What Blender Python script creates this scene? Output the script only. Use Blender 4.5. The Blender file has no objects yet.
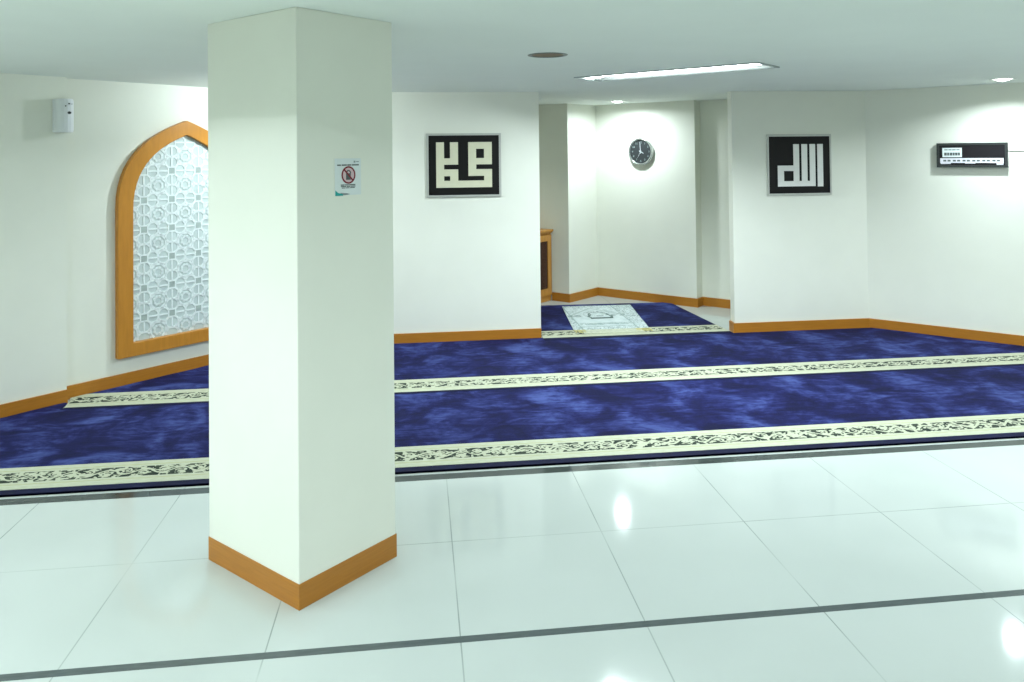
import bpy, bmesh, math, random
from mathutils import Vector, Matrix
random.seed(7)
PI = math.pi
S = math.sqrt(.5)
SC = bpy.context.scene
COL = SC.collection
H = 2.40                                   # ceiling height

# ------------------------------------------------------------------ node helpers
class X:
    """a float socket with arithmetic"""
    def __init__(s, nt, v): s.nt, s.v = nt, v
    def _m(s, op, *a, clamp=False):
        n = s.nt.nodes.new('ShaderNodeMath'); n.operation = op; n.use_clamp = clamp
        for i, q in enumerate((s,) + a):
            q = q.v if isinstance(q, X) else q
            if isinstance(q, (int, float)): n.inputs[i].default_value = q
            else: s.nt.links.new(q, n.inputs[i])
        return X(s.nt, n.outputs[0])
    def __add__(s, o): return s._m('ADD', o)
    def __radd__(s, o): return s._m('ADD', o)
    def __sub__(s, o): return s._m('SUBTRACT', o)
    def __rsub__(s, o): return X(s.nt, o)._m('SUBTRACT', s)
    def __mul__(s, o): return s._m('MULTIPLY', o)
    def __rmul__(s, o): return s._m('MULTIPLY', o)
    def __truediv__(s, o): return s._m('DIVIDE', o)
    def lt(s, o): return s._m('LESS_THAN', o)
    def gt(s, o): return s._m('GREATER_THAN', o)
    def abs(s): return s._m('ABSOLUTE')
    def sin(s): return s._m('SINE')
    def mod(s, p): return s._m('FLOORED_MODULO', p)
    def max(s, o): return s._m('MAXIMUM', o)
    def min(s, o): return s._m('MINIMUM', o)
    def sqrt(s): return s._m('SQRT')
    def clamp(s): return s._m('ADD', 0.0, clamp=True)
    def band(s, a, b): return s.gt(a) * s.lt(b)

def new_mat(name):
    m = bpy.data.materials.new(name); m.use_nodes = True
    nt = m.node_tree
    return m, nt, nt.nodes['Principled BSDF']

def setp(b, **k):
    names = dict(color='Base Color', rough='Roughness', metal='Metallic', spec='Specular IOR Level',
                 sheen='Sheen Weight', sheen_rough='Sheen Roughness', coat='Coat Weight',
                 emit='Emission Color', strength='Emission Strength', alpha='Alpha')
    for q, v in k.items():
        s = b.inputs[names[q]]
        s.default_value = (*v, 1) if isinstance(v, tuple) else v

def coords(nt):
    n = nt.nodes.new('ShaderNodeTexCoord'); s = nt.nodes.new('ShaderNodeSeparateXYZ')
    nt.links.new(n.outputs['Object'], s.inputs[0])
    return n.outputs['Object'], X(nt, s.outputs[0]), X(nt, s.outputs[1]), X(nt, s.outputs[2])

def mapped(nt, vec, scale=(1, 1, 1), rot=(0, 0, 0)):
    n = nt.nodes.new('ShaderNodeMapping'); nt.links.new(vec, n.inputs['Vector'])
    n.inputs['Scale'].default_value = scale; n.inputs['Rotation'].default_value = rot
    return n.outputs[0]

def noise(nt, vec, scale, detail=2, rough=.5, dist=0.0):
    n = nt.nodes.new('ShaderNodeTexNoise'); nt.links.new(vec, n.inputs['Vector'])
    n.inputs['Scale'].default_value = scale; n.inputs['Detail'].default_value = detail
    n.inputs['Roughness'].default_value = rough; n.inputs['Distortion'].default_value = dist
    return X(nt, n.outputs['Fac'])

def ramp(nt, fac, stops):
    n = nt.nodes.new('ShaderNodeValToRGB'); nt.links.new(fac.v, n.inputs[0])
    e = n.color_ramp.elements
    while len(e) < len(stops): e.new(.5)
    for q, (p, c) in zip(e, stops): q.position = p; q.color = (*c, 1)
    return n.outputs[0]

def mix(nt, fac, a, b):
    n = nt.nodes.new('ShaderNodeMix'); n.data_type = 'RGBA'
    nt.links.new(fac.v, n.inputs[0])
    for i, q in ((6, a), (7, b)):
        if isinstance(q, tuple): n.inputs[i].default_value = (*q, 1)
        else: nt.links.new(q, n.inputs[i])
    return n.outputs[2]

def bump(nt, b, h, strength=.1, dist=.01):
    n = nt.nodes.new('ShaderNodeBump'); n.inputs['Strength'].default_value = strength
    n.inputs['Distance'].default_value = dist
    nt.links.new(h.v, n.inputs['Height']); nt.links.new(n.outputs[0], b.inputs['Normal'])

def plain(name, color, rough=.5, spec=.4, metal=0.0, var=.03, scale=30):
    """one colour with a faint procedural mottle"""
    m, nt, b = new_mat(name); v, x, y, z = coords(nt)
    f = noise(nt, v, scale, 3)
    lo = tuple(c * (1 - var) for c in color); hi = tuple(min(1, c * (1 + var)) for c in color)
    nt.links.new(ramp(nt, f, [(.3, lo), (.7, hi)]), b.inputs['Base Color'])
    setp(b, rough=rough, spec=spec, metal=metal)
    return m

def emitter(name, color, strength):
    m, nt, b = new_mat(name)
    setp(b, color=(.8, .8, .8), emit=color, strength=strength)
    return m

# ------------------------------------------------------------------ materials
WALL = plain('wall_paint', (.785, .80, .715), .62, .25, var=.012, scale=4)
CEIL = plain('ceiling_paint', (.77, .815, .78), .8, .2, var=.01, scale=3)

def wood(name, a, b_, rough=.38, grain=(2, 2, 30)):
    m, nt, b = new_mat(name); v, x, y, z = coords(nt)
    f = noise(nt, mapped(nt, v, grain), 3, 5, .6, .6)
    nt.links.new(ramp(nt, f, [(.3, a), (.7, b_)]), b.inputs['Base Color'])
    setp(b, rough=rough, spec=.4)
    return m
WOOD = wood('orange_wood', (.37, .145, .013), (.44, .178, .019))
WOODV = wood('arch_wood', (.44, .18, .018), (.52, .22, .025), grain=(12, 12, 1.5))
CABW = wood('cabinet_wood', (.42, .19, .035), (.54, .26, .055), grain=(14, 14, 1.5))
CABIN = wood('cabinet_inside_wood', (.36, .17, .09), (.44, .21, .11))

def floor_mat():
    m, nt, b = new_mat('polished_floor_tiles'); v, x, y, z = coords(nt)
    gx = (x - .142).mod(.708)
    line_x = gx.lt(.0028).max(gx.gt(.7052))
    ys = [-1.32, -.612, .096, .804, 1.512, 2.22, 3.690, 5.2, 5.9, 6.6, 7.3, 8.0, 8.7, 9.4]
    line_y = None
    for q in ys:
        l = (y - q).abs().lt(.0024)
        line_y = l if line_y is None else line_y.max(l)
    patch = noise(nt, v, 1.7, 2)
    fade = (noise(nt, v, 2.6, 1) * 2.6 - .75).clamp()        # joints come and go with the dirt in them
    cloud = ramp(nt, patch, [(.3, (.48, .525, .50)), (.7, (.51, .555, .53))])
    c = mix(nt, line_x.max(line_y) * (.15 + fade * .7), cloud, (.24, .28, .26))
    vein = noise(nt, mapped(nt, v, (3, 14, 3)), 5, 4, .6)
    dark = ramp(nt, vein, [(.3, (.075, .092, .092)), (.7, (.10, .12, .12))])
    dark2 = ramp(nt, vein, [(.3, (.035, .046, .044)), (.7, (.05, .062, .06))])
    c = mix(nt, y.band(2.928, 2.968), c, dark)
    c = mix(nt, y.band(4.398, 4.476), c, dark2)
    nt.links.new(c, b.inputs['Base Color'])
    setp(b, rough=.07, spec=.24)
    bump(nt, b, noise(nt, v, 2.2, 1), .012, .01)
    return m
FLOOR = floor_mat()

def pile_mat():
    m, nt, b = new_mat('navy_velvet_pile'); v, x, y, z = coords(nt)
    n1 = noise(nt, mapped(nt, v, (1.0, .85, 1), (0, 0, .35)), 2.5, 5, .6, .7)
    n2 = noise(nt, mapped(nt, v, (1.6, 5, 1), (0, 0, .75)), 2.0, 4, .6, 1.8)
    f = n1 * .6 + n2 * .30 + noise(nt, v, 13, 3, .6, 1.0) * .10  # mottle puts the shading of the pile's lay into the colour
    c = ramp(nt, f, [(.40, (.002, .0025, .028)), (.48, (.005, .006, .058)), (.54, (.018, .026, .125)), (.63, (.055, .08, .25))])
    nt.links.new(c, b.inputs['Base Color'])
    setp(b, rough=.85, spec=.12, sheen=.06, sheen_rough=.4)
    b.inputs['Sheen Tint'].default_value = (.35, .42, 1, 1)
    bump(nt, b, noise(nt, v, 240, 2), .25, .004)
    return m
PILE = pile_mat()

def border_mat():
    """cream carpet band; local y 0 (front) to .31; scrolled dark green strip in the middle"""
    m, nt, b = new_mat('cream_scroll_border'); v, x, y, z = coords(nt)
    weave = noise(nt, mapped(nt, v, (4, 30, 1)), 6, 3)
    cream = ramp(nt, weave, [(.3, (.40, .42, .30)), (.7, (.53, .555, .43))])
    # two golden guard lines
    guard = (y - .062).abs().lt(.006).max((y - .262).abs().lt(.006))
    cream = mix(nt, guard * .5, cream, (.37, .37, .19))
    P = .20
    wob = noise(nt, v, 16, 2)
    u = x + wob * .03
    cy = .162
    yy = y - cy + (wob - .5) * .02
    # vine
    vine = (yy - (u * (2 * PI / P)).sin() * .034).abs().lt(.010)
    # curls in the vine's bays
    def curl(off, yo):
        dx = (u + off).mod(P) - P / 2
        dy = yy - yo
        r = (dx * dx + dy * dy).sqrt()
        return r.lt(.010).max(r.band(.020, .032) * (dx + dy * .6).gt(-.022))
    curls = curl(P * .25, -.020).max(curl(P * .75, .020))
    leaf = noise(nt, mapped(nt, v, (1, 1.25, 1), (0, 0, .6)), 28, 1, .4, .6)
    leaves = leaf.gt(.535)
    motif = vine.max(curls).max(leaves)
    bandm = y.band(.092, .234)
    dark = ramp(nt, wob, [(.3, (.012, .022, .02)), (.7, (.05, .065, .045))])
    strip = mix(nt, motif, dark, cream)
    c = mix(nt, bandm, cream, strip)
    nt.links.new(c, b.inputs['Base Color'])
    setp(b, rough=.85, spec=.12)
    bump(nt, b, noise(nt, v, 200, 2), .2, .003)
    return m
BORDER = border_mat()
BINDING = plain('dark_navy_binding', (.006, .008, .035), .8, .15, var=.3, scale=9)

def mat_mat():
    """pale prayer mat, local x -.39..39, y 0..1.22"""
    m, nt, b = new_mat('pale_prayer_mat_weave'); v, x, y, z = coords(nt)
    base = ramp(nt, noise(nt, v, 9, 4, .65), [(.35, (.50, .585, .59)), (.65, (.64, .71, .71))])
    lace = noise(nt, mapped(nt, v, (1.3, 1, 1)), 13, 3, .6, 1.6)
    lines = (lace - .5).abs().lt(.03)
    INKC = (.13, .20, .19)
    ax = x.abs(); cx = (x - .03).abs()
    edge = ax.gt(.29).max(y.lt(.12)).max(y.gt(1.08))
    c = mix(nt, lines * edge * .75, base, INKC)
    c = mix(nt, (ax - .285).abs().lt(.008) * .7, c, (.24, .33, .31))
    c = mix(nt, (y - .13).abs().lt(.010) * ax.lt(.285) * .7, c, (.24, .33, .31))
    arch = (y + ax * 1.3 - 1.05)
    c = mix(nt, arch.abs().lt(.02) * ax.lt(.28) * y.gt(.65) * .6, c, (.24, .33, .31))
    c = mix(nt, lines * arch.gt(.03) * .5, c, INKC)
    # domed building drawn in the field: base bar, two slanted sides, dome with dots
    bar_ = (y - .52).abs().lt(.035) * cx.lt(.125)
    sides = ((cx - .13 + (y - .60).abs() * .35).abs()).lt(.016) * y.band(.50, .72)
    dd = (cx * cx + (y - .70) * (y - .70) * .7).sqrt()
    dome = dd.band(.100, .116) * y.gt(.70)
    dots = lace.gt(.53) * dd.lt(.17) * y.gt(.60)
    c = mix(nt, bar_ * .9, c, (.05, .085, .08))
    c = mix(nt, sides.max(dome) * .85, c, (.08, .13, .12))
    c = mix(nt, dots * .6, c, INKC)
    low = (y - .235).abs().lt(.05) * ax.lt(.27) * lace.gt(.44)
    c = mix(nt, low * .6, c, (.18, .28, .26))
    side = (ax - .24).abs().lt(.075) * (y - .66).abs().lt(.06) * lace.gt(.46)
    c = mix(nt, side * .6, c, INKC)
    nt.links.new(c, b.inputs['Base Color'])
    setp(b, rough=.8, spec=.15)
    bump(nt, b, lace, .2, .003)
    return m
MAT = mat_mat()
HEM = plain('cream_hem_cloth', (.50, .52, .40), .85, .1, var=.15, scale=40)
FRINGE = plain('gold_fringe', (.60, .55, .26), .85, .1, var=.18, scale=60)
BLACK = plain('black_board', (.007, .007, .007), .4, .2)
SILVER = plain('silver_frame', (.52, .55, .52), .3, .5, metal=.75)
FRAMEM = plain('brushed_frame', (.50, .52, .48), .35, .5, metal=.3)
LETTER = plain('cream_mirror_letters', (.72, .72, .54), .12, .5, metal=.1, var=.02)
LETTERW = plain('white_mirror_letters', (.86, .87, .84), .12, .5, metal=.05, var=.02)
WHITEP = plain('white_plastic', (.74, .77, .79), .4, .4, var=.01)
GREYP = plain('dark_plastic', (.05, .055, .055), .4, .4)
PAPER = plain('white_paper', (.70, .76, .76), .6, .2, var=.01)
INK = plain('grey_ink', (.10, .12, .12), .7, .1)
INKM = plain('mid_grey_ink', (.26, .31, .31), .7, .1)
RED = plain('dull_red_ink', (.20, .025, .035), .6, .2)
PINK = plain('pale_pink_ink', (.62, .48, .50), .6, .2)
TEAL = plain('teal_ink', (.02, .32, .30), .6, .2)
CLOCKF = plain('dark_clock_face', (.028, .034, .036), .5, .25)
CHROME = plain('chrome_rim', (.60, .63, .62), .18, .5, metal=.9)
HANDW = plain('pale_clock_hands', (.42, .44, .46), .4, .4)
LATTICE = plain('white_lattice', (.76, .83, .83), .45, .4, var=.02)
PANEL = plain('frosted_panel', (.50, .58, .57), .30, .5, var=.10, scale=5)
PANELSQ = plain('grey_mirror_inlay', (.36, .43, .41), .25, .5, var=.1)
REFL = plain('white_reflector', (.80, .83, .82), .35, .4)
RIM = plain('grey_lamp_rim', (.30, .34, .33), .45, .4)
BROWN = plain('brown_lamp_reflector', (.30, .235, .18), .4, .4)
DKRIM = plain('dark_lamp_rim', (.12, .14, .135), .4, .4)
TUBE = emitter('lit_tube', (.93, 1.0, .985), 7.0)
LAMP = emitter('lit_lamp', (.96, 1.0, .97), 12.0)
MAROON = plain('maroon_reflection', (.23, .15, .15), .2, .5)

def glass_mat():
    m, nt, b = new_mat('cabinet_glass')
    nt.nodes.remove(b)
    t = nt.nodes.new('ShaderNodeBsdfTransparent'); t.inputs[0].default_value = (.62, .52, .45, 1)
    g = nt.nodes.new('ShaderNodeBsdfGlossy'); g.inputs['Roughness'].default_value = .05
    f = nt.nodes.new('ShaderNodeFresnel'); f.inputs[0].default_value = 1.5
    mx = nt.nodes.new('ShaderNodeMixShader')
    nt.links.new(f.outputs[0], mx.inputs[0]); nt.links.new(t.outputs[0], mx.inputs[1]); nt.links.new(g.outputs[0], mx.inputs[2])
    d = nt.nodes.new('ShaderNodeBsdfDiffuse'); d.inputs[0].default_value = (.11, .05, .03, 1)
    m2 = nt.nodes.new('ShaderNodeMixShader'); m2.inputs[0].default_value = .55
    nt.links.new(mx.outputs[0], m2.inputs[1]); nt.links.new(d.outputs[0], m2.inputs[2])
    nt.links.new(m2.outputs[0], nt.nodes['Material Output'].inputs[0])
    return m
GLASS = glass_mat()

# ------------------------------------------------------------------ mesh helpers
def finish(name, bm, mat, parent=None, smooth=False):
    bmesh.ops.recalc_face_normals(bm, faces=bm.faces)
    me = bpy.data.meshes.new(name); bm.to_mesh(me); bm.free()
    me.materials.append(mat)
    o = bpy.data.objects.new(name, me); COL.objects.link(o)
    if smooth:
        for p in me.polygons: p.use_smooth = True
    if parent: o.parent = parent
    return o

def prism(bm, poly, z0, z1):
    lo = [bm.verts.new((p[0], p[1], z0)) for p in poly]
    hi = [bm.verts.new((p[0], p[1], z1)) for p in poly]
    bm.faces.new(lo[::-1]); bm.faces.new(hi)
    for i in range(len(poly)):
        j = (i + 1) % len(poly); bm.faces.new((lo[i], lo[j], hi[j], hi[i]))

def vprism(bm, poly, y0, y1):
    """polygon in the x-z plane, thick along y"""
    lo = [bm.verts.new((p[0], y0, p[1])) for p in poly]
    hi = [bm.verts.new((p[0], y1, p[1])) for p in poly]
    bm.faces.new(lo[::-1]); bm.faces.new(hi)
    for i in range(len(poly)):
        j = (i + 1) % len(poly); bm.faces.new((lo[i], lo[j], hi[j], hi[i]))

def box(bm, a, b, bevel=0.0):
    r = bmesh.ops.create_cube(bm, size=1)
    vs = r['verts']
    for v in vs:
        v.co = Vector(((a[i] + b[i]) / 2 + v.co[i] * (b[i] - a[i])) for i in range(3))
    if bevel:
        es = list({e for v in vs for e in v.link_edges})
        bmesh.ops.bevel(bm, geom=es, offset=bevel, segments=2, affect='EDGES', profile=.5)

def ring(bm, outer, inner, y0, y1):
    """closed band between two loops of equal length in the x-z plane"""
    n = len(outer)
    L = [[bm.verts.new((p[0], y, p[1])) for p in q] for q, y in ((outer, y0), (inner, y0), (inner, y1), (outer, y1))]
    for i in range(n):
        j = (i + 1) % n
        for k in range(4):
            a, b = L[k], L[(k + 1) % 4]
            bm.faces.new((a[i], a[j], b[j], b[i]))

def lathe(bm, prof, seg=40, axis='z'):
    """profile (r, h) turned round the axis"""
    rows = []
    for r, h in prof:
        row = []
        for k in range(seg):
            a = 2 * PI * k / seg
            c = (r * math.cos(a), r * math.sin(a), h) if axis == 'z' else (r * math.cos(a), h, r * math.sin(a))
            row.append(bm.verts.new(c))
        rows.append(row)
    for a, b in zip(rows, rows[1:]):
        for k in range(seg):
            j = (k + 1) % seg; bm.faces.new((a[k], a[j], b[j], b[k]))
    return rows

def disc(bm, r, h, seg=40, axis='z'):
    vs = []
    for k in range(seg):
        a = 2 * PI * k / seg
        vs.append(bm.verts.new((r * math.cos(a), r * math.sin(a), h) if axis == 'z' else (r * math.cos(a), h, r * math.sin(a))))
    bm.faces.new(vs)

def thing(name, label, cat, loc=(0, 0, 0), rz=0.0, group=None):
    o = bpy.data.objects.new(name, None); COL.objects.link(o)
    o.location = loc; o.rotation_euler = (0, 0, rz); o.empty_display_size = .1
    o['label'] = label; o['category'] = cat
    if group: o['group'] = group
    return o

def struct(name, bm, mat):
    o = finish(name, bm, mat); o['kind'] = 'structure'; return o

def strip(bm, pts, t, z0, z1):
    """a board of thickness t along the polyline, laid on the polyline's left side, mitred"""
    n = len(pts); off = []
    for i in range(n):
        ds = []
        if i > 0: ds.append((Vector(pts[i]) - Vector(pts[i - 1])).normalized())
        if i < n - 1: ds.append((Vector(pts[i + 1]) - Vector(pts[i])).normalized())
        ns = [Vector((-d.y, d.x)) for d in ds]
        if len(ns) == 2:
            m = (ns[0] + ns[1]).normalized(); k = t / m.dot(ns[0])
        else: m, k = ns[0], t
        off.append(Vector(pts[i]) + m * k)
    poly = [tuple(p) for p in pts] + [tuple(p) for p in off[::-1]]
    for i in range(n - 1):
        prism(bm, [poly[i], poly[i + 1], poly[2 * n - 2 - i], poly[2 * n - 1 - i]], z0, z1)

# ------------------------------------------------------------------ geometry of the room
NEAR = (-2.581, 6.157)                     # end of the near left wall face
FAR0 = (-2.62, 6.247)                      # far left wall face starts behind it
FARJ = (-1.295, 7.570)                     # meets the back wall
B0 = (1.798, 9.349); B1 = (1.35, 9.797)    # alcove: jamb beside the cabinet
C0 = (2.240, 9.759)
D0 = (3.193, 8.806); E0 = (3.298, 8.911)
G0 = (4.585, 7.624)
R0 = (4.513, 7.488)                        # corner of right wall and right back wall
NEARL = (NEAR[0] - 6 * S, NEAR[1] - 6 * S)
RF = (R0[0] + 4.6 * S, R0[1] - 4.6 * S)

bm = bmesh.new(); box(bm, (-8, -2.2, -.10), (9.5, 10.6, 0)); struct('floor', bm, FLOOR)

bm = bmesh.new()
prism(bm, [NEAR, (NEAR[0] - .10 * S, NEAR[1] + .10 * S), (NEAR[0] - .28 * S, NEAR[1] + .28 * S), (NEARL[0] - .28 * S, NEARL[1] + .28 * S), NEARL], 0, H)
f0 = (FARJ[0] - 2.1 * S, FARJ[1] - 2.1 * S)
prism(bm, [(f0[0], f0[1]), FARJ, (FARJ[0] - .2 * S, FARJ[1] + .2 * S), (f0[0] - .2 * S, f0[1] + .2 * S)], 0, H)
struct('wall_left', bm, WALL)
bm = bmesh.new(); prism(bm, [(-1.30, 7.57), (1.174, 7.582), (1.174, 7.712), (-1.30, 7.70)], 0, H); struct('wall_back_left', bm, WALL)
bm = bmesh.new(); prism(bm, [(3.100, 7.490), R0, (R0[0] + .09, R0[1] + .13), (3.112, 7.620)], 0, H); struct('wall_back_right', bm, WALL)
bm = bmesh.new(); prism(bm, [R0, RF, (RF[0] + .2 * S, RF[1] + .2 * S), (R0[0] + .2 * S, R0[1] + .2 * S)], 0, H); struct('wall_right', bm, WALL)
# alcove walls (one run, thick outward)
bm = bmesh.new()
A_END = (-.80, 7.647)
run = [A_END, B1, B0, C0, D0, E0, G0]
strip(bm, run, .12, 0, H)
struct('wall_alcove', bm, WALL)

# baseboards
BT, BH = .016, .100
def baseboard(name, pts):
    bm = bmesh.new(); strip(bm, pts, -BT, 0, BH); return struct(name, bm, WOOD)
baseboard('baseboard_left', [NEARL, NEAR])
baseboard('baseboard_far_left', [(-2.625, 6.240), FARJ, (1.174, 7.582)])
baseboard('baseboard_back_right', [(3.112, 7.620), (3.100, 7.490), R0, RF])
baseboard('baseboard_alcove', [(B0[0] - .245 * S, B0[1] + .245 * S), B0, C0, D0, E0, G0])

# ------------------------------------------------------------------ ceiling with openings for its lamps
ANG = -PI / 4
TROF = [(1.895, 5.705), (-2.30, 1.95), (4.35, 3.25), (-4.60, 3.55), (-.10, -.35), (-6.2, 1.3), (6.3, 2.6)]
TL, TW = 1.46, .36
SPOTS = [(5.02, 6.22), (2.325, 8.975), (-1.15, 6.62)]
OFFSPOT = (.790, 4.722)
bm = bmesh.new(); box(bm, (-8, -2.2, H), (9.5, 10.6, H + .16))
ceil = finish('ceiling', bm, CEIL); ceil['kind'] = 'structure'
cut = bmesh.new()
for x, y in TROF:
    r = bmesh.ops.create_cube(cut, size=1)
    M = Matrix.Translation((x, y, H)) @ Matrix.Rotation(ANG, 4, 'Z') @ Matrix.Diagonal((TL, TW, .20, 1))
    bmesh.ops.transform(cut, matrix=M, verts=r['verts'])
for (x, y), rr in [(s, .088) for s in SPOTS] + [(OFFSPOT, .108)]:
    r = bmesh.ops.create_cone(cut, cap_ends=True, segments=40, radius1=rr, radius2=rr, depth=.20)
    bmesh.ops.translate(cut, verts=r['verts'], vec=(x, y, H))
cutter = finish('cutter', cut, CEIL)
md = ceil.modifiers.new('openings', 'BOOLEAN'); md.object = cutter; md.operation = 'DIFFERENCE'; md.solver = 'EXACT'
bpy.context.view_layer.update()
dg = bpy.context.evaluated_depsgraph_get()
me = bpy.data.meshes.new_from_object(ceil.evaluated_get(dg))
ceil.modifiers.clear(); ceil.data = me
bpy.data.objects.remove(cutter)

def area(name, parent, loc, sx, sy, power, color, spread=PI, shape='RECTANGLE'):
    l = bpy.data.lights.new(name, 'AREA'); l.shape = shape; l.size = sx
    if shape == 'RECTANGLE': l.size_y = sy
    l.energy = power; l.color = color; l.spread = spread
    o = bpy.data.objects.new(name, l); COL.objects.link(o); o.parent = parent; o.location = loc
    return o

COOL = (.88, 1.0, 1.04)
def troffer(x, y, label, power, seen, lz=.030, lw=.02):
    t = thing('fluorescent_ceiling_light', label, 'ceiling light', (x, y, H), ANG, None if seen else 'fluorescent lights beyond the frame')
    L, W = TL / 2 - .004, TW / 2 - .004
    D = .085
    bm = bmesh.new()                       # open white tray
    t0 = [(-L, -W), (L, -W), (L, W), (-L, W)]
    t1 = [(-L + .02, -W + .05), (L - .02, -W + .05), (L - .02, W - .05), (-L + .02, W - .05)]
    a = [bm.verts.new((p[0], p[1], 0)) for p in t0]; b = [bm.verts.new((p[0], p[1], D)) for p in t1]
    for i in range(4):
        j = (i + 1) % 4; bm.faces.new((a[i], a[j], b[j], b[i]))
    bm.faces.new(b)
    finish('reflector_tray', bm, REFL, t)
    bm = bmesh.new()                       # rim lip round the opening
    O, I = [(-L - .022, -W - .022), (L + .022, -W - .022), (L + .022, W + .022), (-L - .022, W + .022)], t0
    for z0, z1 in ((-.008, 0),):
        for i in range(4):
            j = (i + 1) % 4; prism(bm, [O[i], O[j], I[j], I[i]], z0, z1)
    finish('rim', bm, RIM, t)
    for s in (-1, 1):
        bm = bmesh.new()
        r = bmesh.ops.create_cone(bm, cap_ends=True, segments=16, radius1=.016, radius2=.016, depth=TL - .16)
        bmesh.ops.rotate(bm, verts=r['verts'], matrix=Matrix.Rotation(PI / 2, 3, 'Y'))
        bmesh.ops.translate(bm, verts=r['verts'], vec=(0, s * .075, .030))
        tb = finish('tube', bm, TUBE, t, True)
        for e in (-1, 1):
            bm = bmesh.new(); box(bm, (e * (TL / 2 - .05) - .03, s * .075 - .022, .005), (e * (TL / 2 - .05) + .03, s * .075 + .022, .078), .004)
            finish('lamp_holder', bm, WHITEP, t)
    area('tube_light', t, (0, 0, lz), TL - .18, lw, power, COOL)
    return t

PW = 120
troffer(*TROF[0], 'lit recessed fluorescent ceiling light with two tubes in front of the alcove', PW, True, .045, .05)
for p, k in zip(TROF[1:], (.58, .6, .6, .95, .6, .6)):
    troffer(*p, 'recessed fluorescent ceiling light of the room beyond the frame', PW * k, False)

def downlight(x, y, label, lit, r, power=0, spread=120):
    t = thing('recessed_downlight', label, 'downlight', (x, y, H))
    bm = bmesh.new()
    lathe(bm, [(r + .018, 0), (r + .016, -.003), (r + .004, -.004), (r - .008, -.002), (r - .008, 0)])
    finish('trim_ring', bm, SILVER if lit else DKRIM, t, True)
    bm = bmesh.new()
    rows = lathe(bm, [(r - .008, 0), (r - .016, .03), (r * .72, .065), (r * .70, .07)])
    finish('reflector', bm, REFL if lit else BROWN, t, True)
    bm = bmesh.new()
    if lit:
        rows = lathe(bm, [(r * .70, .03), (r * .70, .002), (r * .64, -.006), (r * .45, -.013), (r * .05, -.017)]); bm.faces.new(rows[-1])
        finish('lamp', bm, LAMP, t)
        area('lamp_light', t, (0, 0, -.019), r * 1.3, 0, power, COOL, math.radians(spread), 'DISK')
    else:
        rows = lathe(bm, [(r * .70, .07), (r * .55, .045), (r * .30, .028), (r * .06, .022)]); bm.faces.new(rows[-1])
        finish('lamp', bm, BROWN, t, True)
    return t
downlight(*SPOTS[0], 'lit recessed downlight close to the right wall, above the black display box', True, .085, 24, 150)
downlight(*SPOTS[1], 'lit recessed downlight inside the alcove, in front of the clock', True, .085, 26, 168)
hid = downlight(*SPOTS[2], 'lit recessed downlight hidden behind the pillar, in front of the arched panel', True, .085, 18, 140)
pl = bpy.data.lights.new('bulb_light', 'POINT'); pl.energy = 34; pl.color = COOL; pl.shadow_soft_size = .03
po = bpy.data.objects.new('bulb_light', pl); COL.objects.link(po); po.parent = hid; po.location = (0, 0, -.05)
downlight(*OFFSPOT, 'unlit recessed downlight with brown reflector, left of the fluorescent light', False, .105)

# ------------------------------------------------------------------ pillar
t = thing('pillar', 'white square pillar set cornerwise on the tile floor, with wooden skirting', 'pillar', (-.482, 3.222, 0), PI / 4)
# local x = along the right face, local y = along the left face
PA, PB = .652, .521
bm = bmesh.new(); box(bm, (0, 0, 0), (PB, PA, H), .004); finish('shaft', bm, WALL, t)
bm = bmesh.new(); strip(bm, [(0, PA), (0, 0), (PB, 0), (PB, PA), (0, PA)][::1], -.003, 0, .101)
finish('skirting', bm, WOOD, t)

# ------------------------------------------------------------------ carpets
def edge_pts(a, b, step=.12, amp=.008):
    a, b = Vector(a), Vector(b); n = max(2, int((b - a).length / step)); d = (b - a).normalized(); q = Vector((-d.y, d.x))
    return [tuple(a.lerp(b, i / n) + (q * random.uniform(-amp, amp) if 0 < i < n else q * 0)) for i in range(n)]

def carpet(label, y0, front_l, front_r, back, bl, br, top=.012, nf=.065, bw=.315, left=()):
    """front_l/front_r: x of the front corners; back: remaining outline from right to left behind the border;
    bl, br: x where the border's rear line meets the edges"""
    t = thing('prayer_carpet', label, 'carpet', (0, y0, 0), 0, 'navy prayer carpets laid in rows')
    loc = lambda ps: [(p[0], p[1] - y0) for p in ps]
    yb = nf + bw
    # edge x at nf by interpolation
    k = nf / yb
    bm = bmesh.new()
    prism(bm, [(front_l, 0), (front_r, 0), (front_r + (br - front_r) * k, nf), (front_l + (bl - front_l) * k, nf)], 0, top - .001)
    prism(bm, [(bl, yb), (br, yb)] + loc(back), 0, top)
    finish('pile', bm, PILE, t)
    bm = bmesh.new(); prism(bm, [(front_l, 0), (front_r, 0), (front_r + (br - front_r) * k * .9, nf * .9), (front_l + (bl - front_l) * k * .9, nf * .9)], 0, top + .0006)
    finish('front_binding', bm, BINDING, t)
    bm = bmesh.new()
    prism(bm, [(front_l + (bl - front_l) * k, 0), (front_r + (br - front_r) * k, 0), (br, bw), (bl, bw)] + [(x, yy - y0 - nf) for x, yy in left], 0, top + .001)
    b = finish('border', bm, BORDER, t); b.location = (0, nf, 0)
    b['label'] = 'cream border with dark scrolled band'
    return t

def lx(y, gap=.026):                         # near left wall face at depth y
    return NEAR[0] - (NEAR[1] - y) + gap
def fx(y, gap=.035):                        # far left wall face
    return FARJ[0] - (FARJ[1] - y) + gap
def rx(y, gap=.035):                        # right wall face
    return R0[0] + (R0[1] - y) - gap

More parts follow.
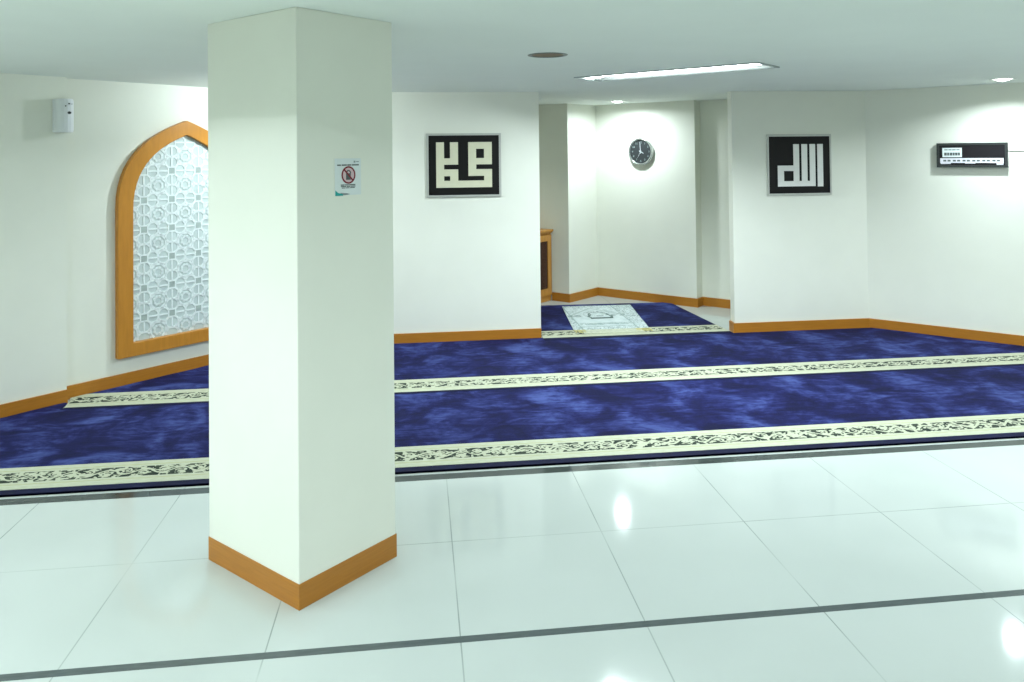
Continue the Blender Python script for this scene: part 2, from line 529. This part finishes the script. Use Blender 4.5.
y0 = 4.503
carpet('navy carpet at the front edge by the white tiles, cream scrolled border along its front', y0, lx(y0), rx(y0),
       edge_pts((rx(y0 + .38), y0 + .38), (rx(5.957), 5.957)) + [(rx(5.957), 5.957), (-2.546, 5.957), (-2.566, 6.125), (lx(6.125), 6.125)] + edge_pts((lx(6.125), 6.125), (lx(y0 + .38), y0 + .38))[1:], lx(y0 + .38), rx(y0 + .38))
y0 = 5.960
bk = 7.452
carpet('middle navy carpet along the back walls, its cream border behind the front carpet', y0, -2.538, rx(y0),
       edge_pts((rx(y0 + .365), y0 + .365), (rx(bk), bk)) + [(rx(bk), bk), (1.186, bk), (1.186, 7.558), (fx(7.545), 7.545)] + edge_pts((fx(7.545), 7.545), (fx(y0 + .365), y0 + .365))[1:], fx(y0 + .365, .03), rx(y0 + .365), nf=.045, bw=.32, left=[(-2.592, 6.238), (-2.556, 6.155)])
y0 = 7.458
carpet('short navy carpet inside the alcove, under the pale prayer mat', y0, 1.19, 3.072,
       [(2.965, 9.02), (2.87, 9.10), (2.4, 9.12), (1.9, 9.14), (1.25, 9.16), (1.19, 9.10)], 1.19, 3.040, nf=.085, bw=.29)

# ------------------------------------------------------------------ prayer mat
t = thing('prayer_mat', 'pale grey patterned prayer mat lying on the navy carpet in the alcove', 'prayer mat', (1.925, 7.805, .0135), 0)
bm = bmesh.new()
nx, ny = 12, 20
def mp(i, j):
    u, v = i / nx, j / ny
    xl = -.385 + .105 * v; xr = .390 + .135 * v
    return (xl + (xr - xl) * u, -.02 * u + v * 1.215 + .012 * math.sin(v * 9 + u * 3) * u * v, 0)
g = [[[bm.verts.new(Vector(mp(i, j)) + Vector((0, 0, z))) for j in range(ny + 1)] for i in range(nx + 1)] for z in (0, .006)]
for i in range(nx):
    for j in range(ny):
        for q in g: bm.faces.new((q[i][j], q[i + 1][j], q[i + 1][j + 1], q[i][j + 1]))
for i in range(nx):
    for j in (0, ny): bm.faces.new((g[0][i][j], g[0][i + 1][j], g[1][i + 1][j], g[1][i][j]))
for j in range(ny):
    for i in (0, nx): bm.faces.new((g[0][i][j], g[0][i][j + 1], g[1][i][j + 1], g[1][i][j]))
finish('woven_field', bm, MAT, t)
bm = bmesh.new(); prism(bm, [(-.31, -.165), (.30, -.175), (.30, -.019), (-.30, -.004)], 0, .005); finish('cream_hem', bm, HEM, t)
for lo, hi in ((0, 15), (78, 96)):
    bm = bmesh.new()
    for k in range(lo, hi):
        u = k / 95; a = Vector(mp(u * nx, 0)); w = .0034
        L = .105 + random.uniform(-.015, .015); dx = random.uniform(-.014, .014)
        prism(bm, [(a.x - w, a.y), (a.x + w, a.y), (a.x + w + dx, a.y - L), (a.x - w + dx, a.y - L)], 0, .006)
    f = finish('fringe', bm, FRINGE, t); f['label'] = 'gold fringe'

# ------------------------------------------------------------------ arched panel on the far left wall
def farpos(s, z): return (-1.827 + s * S, 7.040 + s * S, z)
AX = -.19                                   # apex position along the wall
t = thing('arched_lattice_panel', 'pointed-arch wooden frame with white star lattice panel, half behind the pillar on the left wall', 'wall panel', farpos(AX, 0), PI / 4)
def arch(hw, z0, zs, za):
    """pointed arch outline, counter-clockwise from bottom left... four-centred sides"""
    out = [(-hw, z0), (hw, z0)]
    n = 14
    side = []
    for k in range(n + 1):
        q = k / n                            # 0 spring, 1 apex
        a = q * PI / 2
        x = hw * (math.cos(a) ** 1.0) * (1 - q * .0)
        xx = hw * (1 - q) ** .62 if q < 1 else 0
        side.append((xx, zs + (za - zs) * (1 - (1 - q) ** 1.0)))
    # blend: quick round shoulder, then nearly straight run to the point
    side = []
    for k in range(n + 1):
        q = k / n
        # cubic bezier from (hw, zs) to (0, za)
        p0, p1, p2, p3 = (hw, zs), (hw, zs + .62 * (za - zs)), (hw * .50, zs + .85 * (za - zs)), (0, za)
        b = [(1 - q) ** 3, 3 * q * (1 - q) ** 2, 3 * q * q * (1 - q), q ** 3]
        side.append((sum(b[i] * (p0, p1, p2, p3)[i][0] for i in range(4)), sum(b[i] * (p0, p1, p2, p3)[i][1] for i in range(4))))
    out += side
    out += [(-x, z) for x, z in side[::-1][1:]]
    return out
OUT = arch(.575, .228, 1.40, 2.105)
INN = arch(.455, .335, 1.38, 1.985)
bm = bmesh.new(); ring(bm, OUT, INN, -.055, -.001); fr = finish('frame', bm, WOODV, t)
bv = fr.modifiers.new('soft', 'BEVEL'); bv.width = .004; bv.segments = 2; bv.limit_method = 'ANGLE'
bm = bmesh.new(); vprism(bm, arch(.46, .33, 1.38, 1.99), -.014, -.002); finish('backing_panel', bm, PANEL, t)

def inside(p, poly):
    c = False; n = len(poly)
    for i in range(n):
        (x1, y1), (x2, y2) = poly[i], poly[(i + 1) % n]
        if (y1 > p[1]) != (y2 > p[1]) and p[0] < (x2 - x1) * (p[1] - y1) / (y2 - y1) + x1: c = not c
    return c
CLIP = arch(.452, .338, 1.38, 1.980)
def clipped(a, b, n=40):
    """runs of the segment a-b that lie inside the arch"""
    a, b = Vector(a), Vector(b); runs = []; cur = None
    for k in range(n + 1):
        p = a.lerp(b, k / n)
        if inside(p, CLIP):
            cur = (cur[0], p) if cur else (p, p)
        elif cur:
            runs.append(cur); cur = None
    if cur: runs.append(cur)
    return [r for r in runs if (r[1] - r[0]).length > .004]
lat = bmesh.new(); inl = []
def bar(a, b, w=.0085):
    for p, q in clipped(a, b):
        d = (q - p).normalized(); m = Vector((-d.y, d.x)) * w
        vprism(lat, [p - m, q - m, q + m, p + m], -.0185, -.0145)
CELL = .235
for i in range(-3, 4):
    for j in range(0, 9):
        cx, cz = i * CELL, .395 + j * CELL
        P = lambda r, deg: (cx + r * math.cos(math.radians(deg)), cz + r * math.sin(math.radians(deg)))
        R = .090                            # eight-point star from two squares, with an octagonal eye
        for off in (0, 45):
            c = [P(R, off + 90 * k) for k in range(4)]
            for k in range(4): bar(c[k], c[(k + 1) % 4])
        for off in (0, 45):
            c = [P(.042, off + 22.5 + 90 * k) for k in range(4)]
            for k in range(4): bar(c[k], c[(k + 1) % 4], .005)
        for k in range(8):                  # arms to the neighbours
            deg = 45 * k
            if k % 2 == 0: bar(P(R, deg), P(CELL / 2, deg))
        hx, hz = cx + CELL / 2, cz + CELL / 2   # square inlay between four stars
        h = .030
        sq = [(hx - h, hz - h), (hx + h, hz - h), (hx + h, hz + h), (hx - h, hz + h)]
        for k in range(4): bar(sq[k], sq[(k + 1) % 4], .006)
        if all(inside(q, CLIP) for q in sq): inl.append(sq)
        for sx, sz in ((-1, -1), (1, -1), (1, 1), (-1, 1)):
            bar((hx + sx * h, hz + sz * h), (hx + sx * .052, hz + sz * .052))
        for sx, sz in ((-1, 0), (1, 0), (0, 1), (0, -1)):
            bar((hx + sx * h, hz + sz * h), (hx + sx * CELL / 2, hz + sz * CELL / 2), .006)
finish('star_lattice', lat, LATTICE, t)
for sq in inl:
    bm = bmesh.new(); vprism(bm, sq, -.0165, -.0145); finish('square_inlay', bm, PANELSQ, t)

# ------------------------------------------------------------------ dispenser on the near left wall
t = thing('air_freshener', 'white air freshener dispenser high on the left wall beside the arch', 'air freshener', (NEAR[0] - .035 * S, NEAR[1] - .035 * S, 1.990), PI / 4)
w, dp, hh = .060, .105, .245
def dprof(k):
    pts = [(-w, 0), (w, 0), (w, -dp * .45)]
    for q in range(1, 8):
        a = q / 8 * PI; pts.append((w * math.cos(a), -dp * .45 - dp * .55 * math.sin(a)))
    pts.append((-w, -dp * .45))
    return [(x * k, y * (.5 + .5 * k)) for x, y in pts]
bm = bmesh.new()
lv = [(0, .93), (.012, 1), (hh - .02, 1), (hh - .005, .95), (hh, .88)]
rows = [[bm.verts.new((x, y, z)) for x, y in dprof(k)] for z, k in lv]
n = len(rows[0])
for a, b in zip(rows, rows[1:]):
    for i in range(n): bm.faces.new((a[i], a[(i + 1) % n], b[(i + 1) % n], b[i]))
bm.faces.new(rows[0]); bm.faces.new(rows[-1])
finish('housing', bm, WHITEP, t)
bm = bmesh.new(); box(bm, (-w - .004, -.016, .004), (w + .004, -.001, hh - .004), .003); finish('back_plate', bm, WHITEP, t)
bm = bmesh.new(); r = bmesh.ops.create_uvsphere(bm, u_segments=16, v_segments=10, radius=1)
for v in bm.verts: v.co = Vector((v.co.x * .014 + .012, v.co.y * .008 - dp * .985, v.co.z * .010 + hh * .58))
finish('spray_nozzle', bm, GREYP, t, True)
bm = bmesh.new()
box(bm, (.004, -dp - .003, hh * .838), (.034, -dp + .03, hh * .846)); box(bm, (.004, -dp - .004, hh * .83), (.013, -dp + .03, hh * .868))
box(bm, (-.017, -dp - .001, hh * .76), (-.010, -dp + .03, hh * .80))
finish('printed_mark', bm, INK, t)

# ------------------------------------------------------------------ kufic pictures
def kufic(label, loc, W, Ht, rects, mats, inner, group):
    t = thing('calligraphy_picture', label, 'picture', loc, 0, group)
    bm = bmesh.new(); m = inner
    ring(bm, [(0, 0), (W, 0), (W, Ht), (0, Ht)], [(m[0], m[1]), (W - m[2], m[1]), (W - m[2], Ht - m[3]), (m[0], Ht - m[3])], -.014, -.001)
    finish('frame', bm, FRAMEM, t)
    bm = bmesh.new(); box(bm, (m[0] - .002, -.009, m[1] - .002), (W - m[2] + .002, -.002, Ht - m[3] + .002)); finish('black_panel', bm, BLACK, t)
    bm = bmesh.new()
    for a, b, c, d in rects: box(bm, (a, -.0115, b), (c, -.0085, d))
    finish('lettering', bm, mats, t)
    return t
# measured on the photograph's crop, mapped to metres
def mapper(x0, x1, zt, zb, W, Ht):
    return lambda r: ((r[0] - x0) / (x1 - x0) * W, (zb - r[3]) / (zb - zt) * Ht, (r[2] - x0) / (x1 - x0) * W, (zb - r[1]) / (zb - zt) * Ht)
f = mapper(78, 645, 97, 585, .720, .612)
rs = [(152, 165, 212, 513), (257, 165, 318, 288), (212, 288, 318, 337), (212, 373, 318, 425), (257, 425, 318, 460), (212, 460, 575, 513), (318, 460, 320, 513),
      (395, 165, 455, 425), (455, 165, 575, 217), (515, 217, 575, 288), (455, 288, 575, 337), (455, 373, 575, 425), (515, 425, 575, 460)]
kufic('black framed picture with interlocking square cream lettering, on the wall right of the pillar', (.077, 7.5703 + .004, 1.389), .720, .612, [f(r) for r in rs], LETTER, (.022, .019, .020, .020), 'kufic pictures')
f = mapper(128, 614, 108, 567, .674, .612)
rs = [(325, 183, 369, 462), (387, 183, 431, 462), (449, 183, 492, 462), (508, 183, 551, 503), (205, 460, 492, 500), (250, 343, 326, 384), (205, 343, 252, 461)]
kufic('black framed picture with tall white letter bars, on the wall right of the alcove', (3.461, 7.4900 - .0, 1.354), .674, .612, [f(r) for r in rs], LETTERW, (.016, .020, .016, .022), 'kufic pictures')

# ------------------------------------------------------------------ clock
bw = lambda s, z: (C0[0] + s * S, C0[1] - s * S, z)
t = thing('wall_clock', 'round dark wall clock with silver rim on the alcove wall', 'clock', bw(.655, 1.808), -PI / 4)
R = .168
bm = bmesh.new()
rows = lathe(bm, [(R - .012, -.001), (R, -.012), (R, -.034), (R - .008, -.046), (R - .022, -.046), (R - .026, -.034), (R - .026, -.030)], 48, 'y')
finish('rim', bm, CHROME, t, True)
bm = bmesh.new(); lathe(bm, [(R - .024, -.002), (R - .024, -.030)], 48, 'y'); disc(bm, R - .024, -.030, 48, 'y'); disc(bm, R - .024, -.002, 48, 'y')
finish('dial', bm, CLOCKF, t)
cu_nums = []
for k in range(1, 13):
    a = PI / 2 - k * PI / 6
    c = bpy.data.curves.new('numeral', 'FONT'); c.body = str(k); c.size = .034; c.extrude = .0008; c.align_x = 'CENTER'; c.align_y = 'CENTER'
    cu_nums.append((c, .112 * math.cos(a), .112 * math.sin(a)))
tmp = []
for c, x, z in cu_nums:
    o = bpy.data.objects.new('numeral', c); COL.objects.link(o); tmp.append((o, x, z))
bpy.context.view_layer.update(); dg = bpy.context.evaluated_depsgraph_get()
got = []
for o, x, z in tmp:
    m = bpy.data.meshes.new_from_object(o.evaluated_get(dg))
    m.transform(Matrix.Translation((x, -.0312, z)) @ Matrix.Rotation(PI / 2, 4, 'X')); got.append(m)
for o, x, z in tmp: bpy.data.objects.remove(o)
for m in got:
    bm = bmesh.new(); bm.from_mesh(m); bpy.data.meshes.remove(m); finish('numeral', bm, INKM, t)
def hand(name, ang, L, w, y):
    bm = bmesh.new(); a = math.radians(90 - ang); d = Vector((math.cos(a), math.sin(a))); p = Vector((-d.y, d.x)) * w
    vprism(bm, [-d * .022 - p, d * L - p * .5, d * L + p * .5, -d * .022 + p], y, y + .0015)
    finish(name, bm, HANDW, t)
hand('minute_hand', -4, .118, .0052, -.036)
hand('hour_hand', 118, .045, .0075, -.034)
hand('second_hand', 208, .085, .0022, -.038)
bm = bmesh.new(); lathe(bm, [(.009, -.030), (.009, -.040)], 16, 'y'); disc(bm, .009, -.040, 16, 'y'); finish('hub', bm, HANDW, t)

# ------------------------------------------------------------------ no-phone sign on the pillar
pf = lambda s, z: (-.482 + s * S, 3.222 + s * S, z)
t = thing('no_phone_sign', 'white paper sign with a crossed-out mobile phone on the pillar', 'sign', pf(.189, 1.631), PI / 4)
W, Ht = .141, .156
bm = bmesh.new(); box(bm, (0, -.003, 0), (W, -.0005, Ht)); finish('paper', bm, PAPER, t)
# crop of the photograph: paper 165..465 by 150..575
q = lambda x, y: ((x - 165) / 300 * W, (575 - y) / 425 * Ht)
def mark(bm, x0, y0, x1, y1, y=-.0036):
    a, b = q(x0, y1), q(x1, y0); box(bm, (a[0], y, a[1]), (b[0], -.0028, b[1]))
bm = bmesh.new()
for a, b in ((190, 232), (240, 300), (306, 352), (358, 440)): mark(bm, a, 219, b, 234)
finish('header_print', bm, INK, t); bm = bmesh.new()
for a, b in ((230, 272), (278, 322), (327, 398)): mark(bm, a, 450, b, 462)
for a, b in ((230, 290), (296, 340), (345, 398)): mark(bm, a, 468, b, 479)
for a, b in ((240, 280), (286, 330), (336, 392)): mark(bm, a, 486, b, 495)
finish('footer_print', bm, INK, t)
bm = bmesh.new()
mark(bm, 380, 178, 400, 200); mark(bm, 408, 184, 440, 194)
finish('corner_mark', bm, INKM, t)
bm = bmesh.new(); cx, cz = q(318, 342); r0, r1 = .0375, .0310
N = 40
O = [(cx + r0 * math.cos(2 * PI * k / N), cz + r0 * math.sin(2 * PI * k / N)) for k in range(N)]
I = [(cx + r1 * math.cos(2 * PI * k / N), cz + r1 * math.sin(2 * PI * k / N)) for k in range(N)]
ring(bm, O, I, -.0046, -.0028)
d = Vector((S, -S)); p = Vector((S, S)) * .0033
c = Vector((cx, cz)); vprism(bm, [c - d * .033 - p, c + d * .033 - p, c + d * .033 + p, c - d * .033 + p], -.0046, -.0028)
finish('prohibition_ring', bm, RED, t)
bm = bmesh.new(); vprism(bm, I, -.0033, -.0028); finish('ring_field', bm, PINK, t)
bm = bmesh.new(); mark(bm, 290, 322, 344, 398, -.0042); finish('phone_body', bm, INK, t)
bm = bmesh.new()
O = [q(318 + 30 * math.cos(a), 322 - 38 * math.sin(a)) for a in [k * PI / 10 for k in range(11)]]
I = [q(318 + 17 * math.cos(a), 322 - 25 * math.sin(a)) for a in [k * PI / 10 for k in range(11)]]
vprism(bm, O + I[::-1], -.0042, -.0028); finish('phone_outline', bm, INK, t)
bm = bmesh.new(); vprism(bm, [q(168, 578), q(168, 515), q(200, 545), q(255, 562), q(255, 578)], -.0040, -.0028); finish('teal_corner', bm, TEAL, t)
bm = bmesh.new(); vprism(bm, [q(225, 572), q(225, 545), q(300, 552), q(335, 566), q(280, 574)], -.0036, -.0028); finish('grey_swoosh', bm, INKM, t)

# ------------------------------------------------------------------ black display box and its cable on the right wall
rw = lambda s, z: (R0[0] + s * S, R0[1] - s * S, z)
t = thing('digital_display_box', 'black wall display box with white label and strip of times on the right wall', 'display', rw(.650, 1.627), -PI / 4)
W, Ht, D = .580, .230, .052
bm = bmesh.new()
ring(bm, [(0, 0), (W, 0), (W, Ht), (0, Ht)], [(.022, .022), (W - .022, .022), (W - .022, Ht - .022), (.022, Ht - .022)], -D, -.001)
finish('casing', bm, plain('black_casing', (.028, .033, .032), .4, .4), t)
bm = bmesh.new(); box(bm, (.018, -D + .006, .018), (W - .018, -.002, Ht - .018)); finish('screen', bm, plain('dark_screen', (.014, .013, .016), .2, .5), t)
# crop: box 180..865 by 128..362
q = lambda x, y: ((x - 180) / 685 * W, (365 - y) / 235 * Ht)
def patch(bm, x0, y0, x1, y1, f, bev=0):
    a, b = q(x0, y1), q(x1, y0); box(bm, (a[0], f, a[1]), (b[0], -D + .008, b[1]), bev)
bm = bmesh.new(); patch(bm, 238, 176, 430, 266, -D + .0030); finish('white_label', bm, PAPER, t)
bm = bmesh.new()
for a, b in ((258, 292), (298, 330), (336, 372), (378, 410)): patch(bm, a, 188, b, 200, -D + .0022)
finish('label_small_print', bm, INKM, t)
bm = bmesh.new()
for a, b in ((256, 282), (286, 306), (311, 338), (342, 360), (364, 388), (392, 412)): patch(bm, a, 222, b, 250, -D + .0022)
finish('label_large_print', bm, INK, t)
bm = bmesh.new(); patch(bm, 214, 276, 826, 322, -D + .0030); patch(bm, 218, 320, 320, 332, -D + .0030); patch(bm, 460, 320, 560, 328, -D + .0030); patch(bm, 760, 320, 824, 340, -D + .0030)
finish('times_strip', bm, plain('lilac_white_label', (.68, .68, .74), .5, .2), t)
bm = bmesh.new()
for k in range(6):
    x0 = 246 + k * 95
    patch(bm, x0, 292, x0 + 30, 308, -D + .0022); patch(bm, x0 + 42, 292, x0 + 72, 308, -D + .0022)
finish('times_print', bm, INK, t)

t = thing('cable_conduit', 'thin white cable conduit running right from the black display box', 'cable', rw(1.232, 1.786), -PI / 4)
bm = bmesh.new(); box(bm, (0, -.011, -.007), (1.6, -.0005, .007), .002); finish('conduit_run', bm, WALL, t)

# ------------------------------------------------------------------ cabinet in the alcove
CW, CD, CH = .96, .30, .86
fr_ = (B0[0] - .262 * S - .022 * S, B0[1] + .262 * S - .022 * S)   # front right corner
t = thing('wooden_cabinet', 'low wooden cabinet with glass doors, partly hidden at the left of the alcove', 'cabinet', (fr_[0] - CW * S, fr_[1] - CW * S, 0), PI / 4)
bm = bmesh.new()
box(bm, (0, 0, .07), (.02, CD, CH - .05)); box(bm, (CW - .02, 0, .07), (CW, CD, CH - .05)); box(bm, (.0205, CD - .012, .07), (CW - .0205, CD, CH - .05))
box(bm, (.0205, .001, .07), (CW - .0205, CD - .0125, .09)); box(bm, (.0205, .001, CH - .07), (CW - .0205, CD - .0125, CH - .05))
finish('carcass', bm, CABW, t)
bm = bmesh.new(); box(bm, (.021, .03, .42), (CW - .021, CD - .013, .438)); s = finish('shelf', bm, plain('pale_shelf', (.5, .45, .38), .5, .3), t)
bm = bmesh.new(); box(bm, (.021, CD - .020, .091), (CW - .021, CD - .013, CH - .071)); finish('back_panel', bm, CABIN, t)
bm = bmesh.new(); box(bm, (.0, -.006, 0), (CW, CD, .0695), .003); finish('plinth', bm, CABW, t)
bm = bmesh.new()
box(bm, (-.002, -.012, CH - .0495), (CW + .002, CD, CH - .03), .003); box(bm, (-.008, -.026, CH - .03), (CW + .010, CD, CH - .014), .003); box(bm, (-.014, -.040, CH - .014), (CW + .016, CD, CH + .010), .004)
finish('cornice', bm, CABW, t)
for k in range(2):
    x0 = .002 + k * (CW / 2); x1 = x0 + CW / 2 - .004; z0, z1 = .073, CH - .053
    bm = bmesh.new(); ring(bm, [(x0, z0), (x1, z0), (x1, z1), (x0, z1)], [(x0 + .075, z0 + .085), (x1 - .075, z0 + .085), (x1 - .075, z1 - .075), (x0 + .075, z1 - .075)], -.021, -.001)
    d = finish('door', bm, CABW, t)
    bm = bmesh.new(); box(bm, (x0 + .073, -.012, z0 + .083), (x1 - .073, -.008, z1 - .073)); finish('glass_pane', bm, GLASS, d)
    bm = bmesh.new(); xk = x1 - .03 if k == 0 else x0 + .03
    lathe(bm, [(.004, -.021), (.005, -.030), (.012, -.036), (.010, -.044)], 16, 'y'); disc(bm, .010, -.044, 16, 'y')
    kn = finish('knob', bm, SILVER, d); kn.location = (xk, 0, .45)

# ------------------------------------------------------------------ light of the rest of the room, camera
w = bpy.data.worlds.new('surroundings'); SC.world = w; w.use_nodes = True
bg = w.node_tree.nodes['Background']; bg.inputs[0].default_value = (1.0, .98, .82, 1); bg.inputs[1].default_value = .36

cam = bpy.data.cameras.new('camera'); co = bpy.data.objects.new('camera', cam); COL.objects.link(co)
yaw, pitch, roll = math.radians(6.83), math.radians(.99), math.radians(-.59)
fwd = Vector((math.sin(yaw), math.cos(yaw), 0)); rgt = Vector((math.cos(yaw), -math.sin(yaw), 0)); up = Vector((0, 0, 1))
f2 = fwd * math.cos(pitch) + up * math.sin(pitch); u2 = -fwd * math.sin(pitch) + up * math.cos(pitch)
r3 = rgt * math.cos(roll) + u2 * math.sin(roll); u3 = -rgt * math.sin(roll) + u2 * math.cos(roll)
co.matrix_world = Matrix(((r3.x, u3.x, -f2.x, 0), (r3.y, u3.y, -f2.y, 0), (r3.z, u3.z, -f2.z, 1.8), (0, 0, 0, 1)))
cam.sensor_width = 36; cam.lens = 785 / 1024 * 36; cam.shift_y = (140.1 - 341) / 1024; cam.clip_start = .05
SC.camera = co

SC.view_settings.view_transform = 'Standard'; SC.view_settings.look = 'None'
SC.view_settings.exposure = -.25; SC.view_settings.gamma = 1; SC.view_settings.use_curve_mapping = False
SC.cycles.max_bounces = 10; SC.cycles.diffuse_bounces = 6; SC.cycles.sample_clamp_indirect = 6
SC.cycles.caustics_reflective = False; SC.cycles.caustics_refractive = False
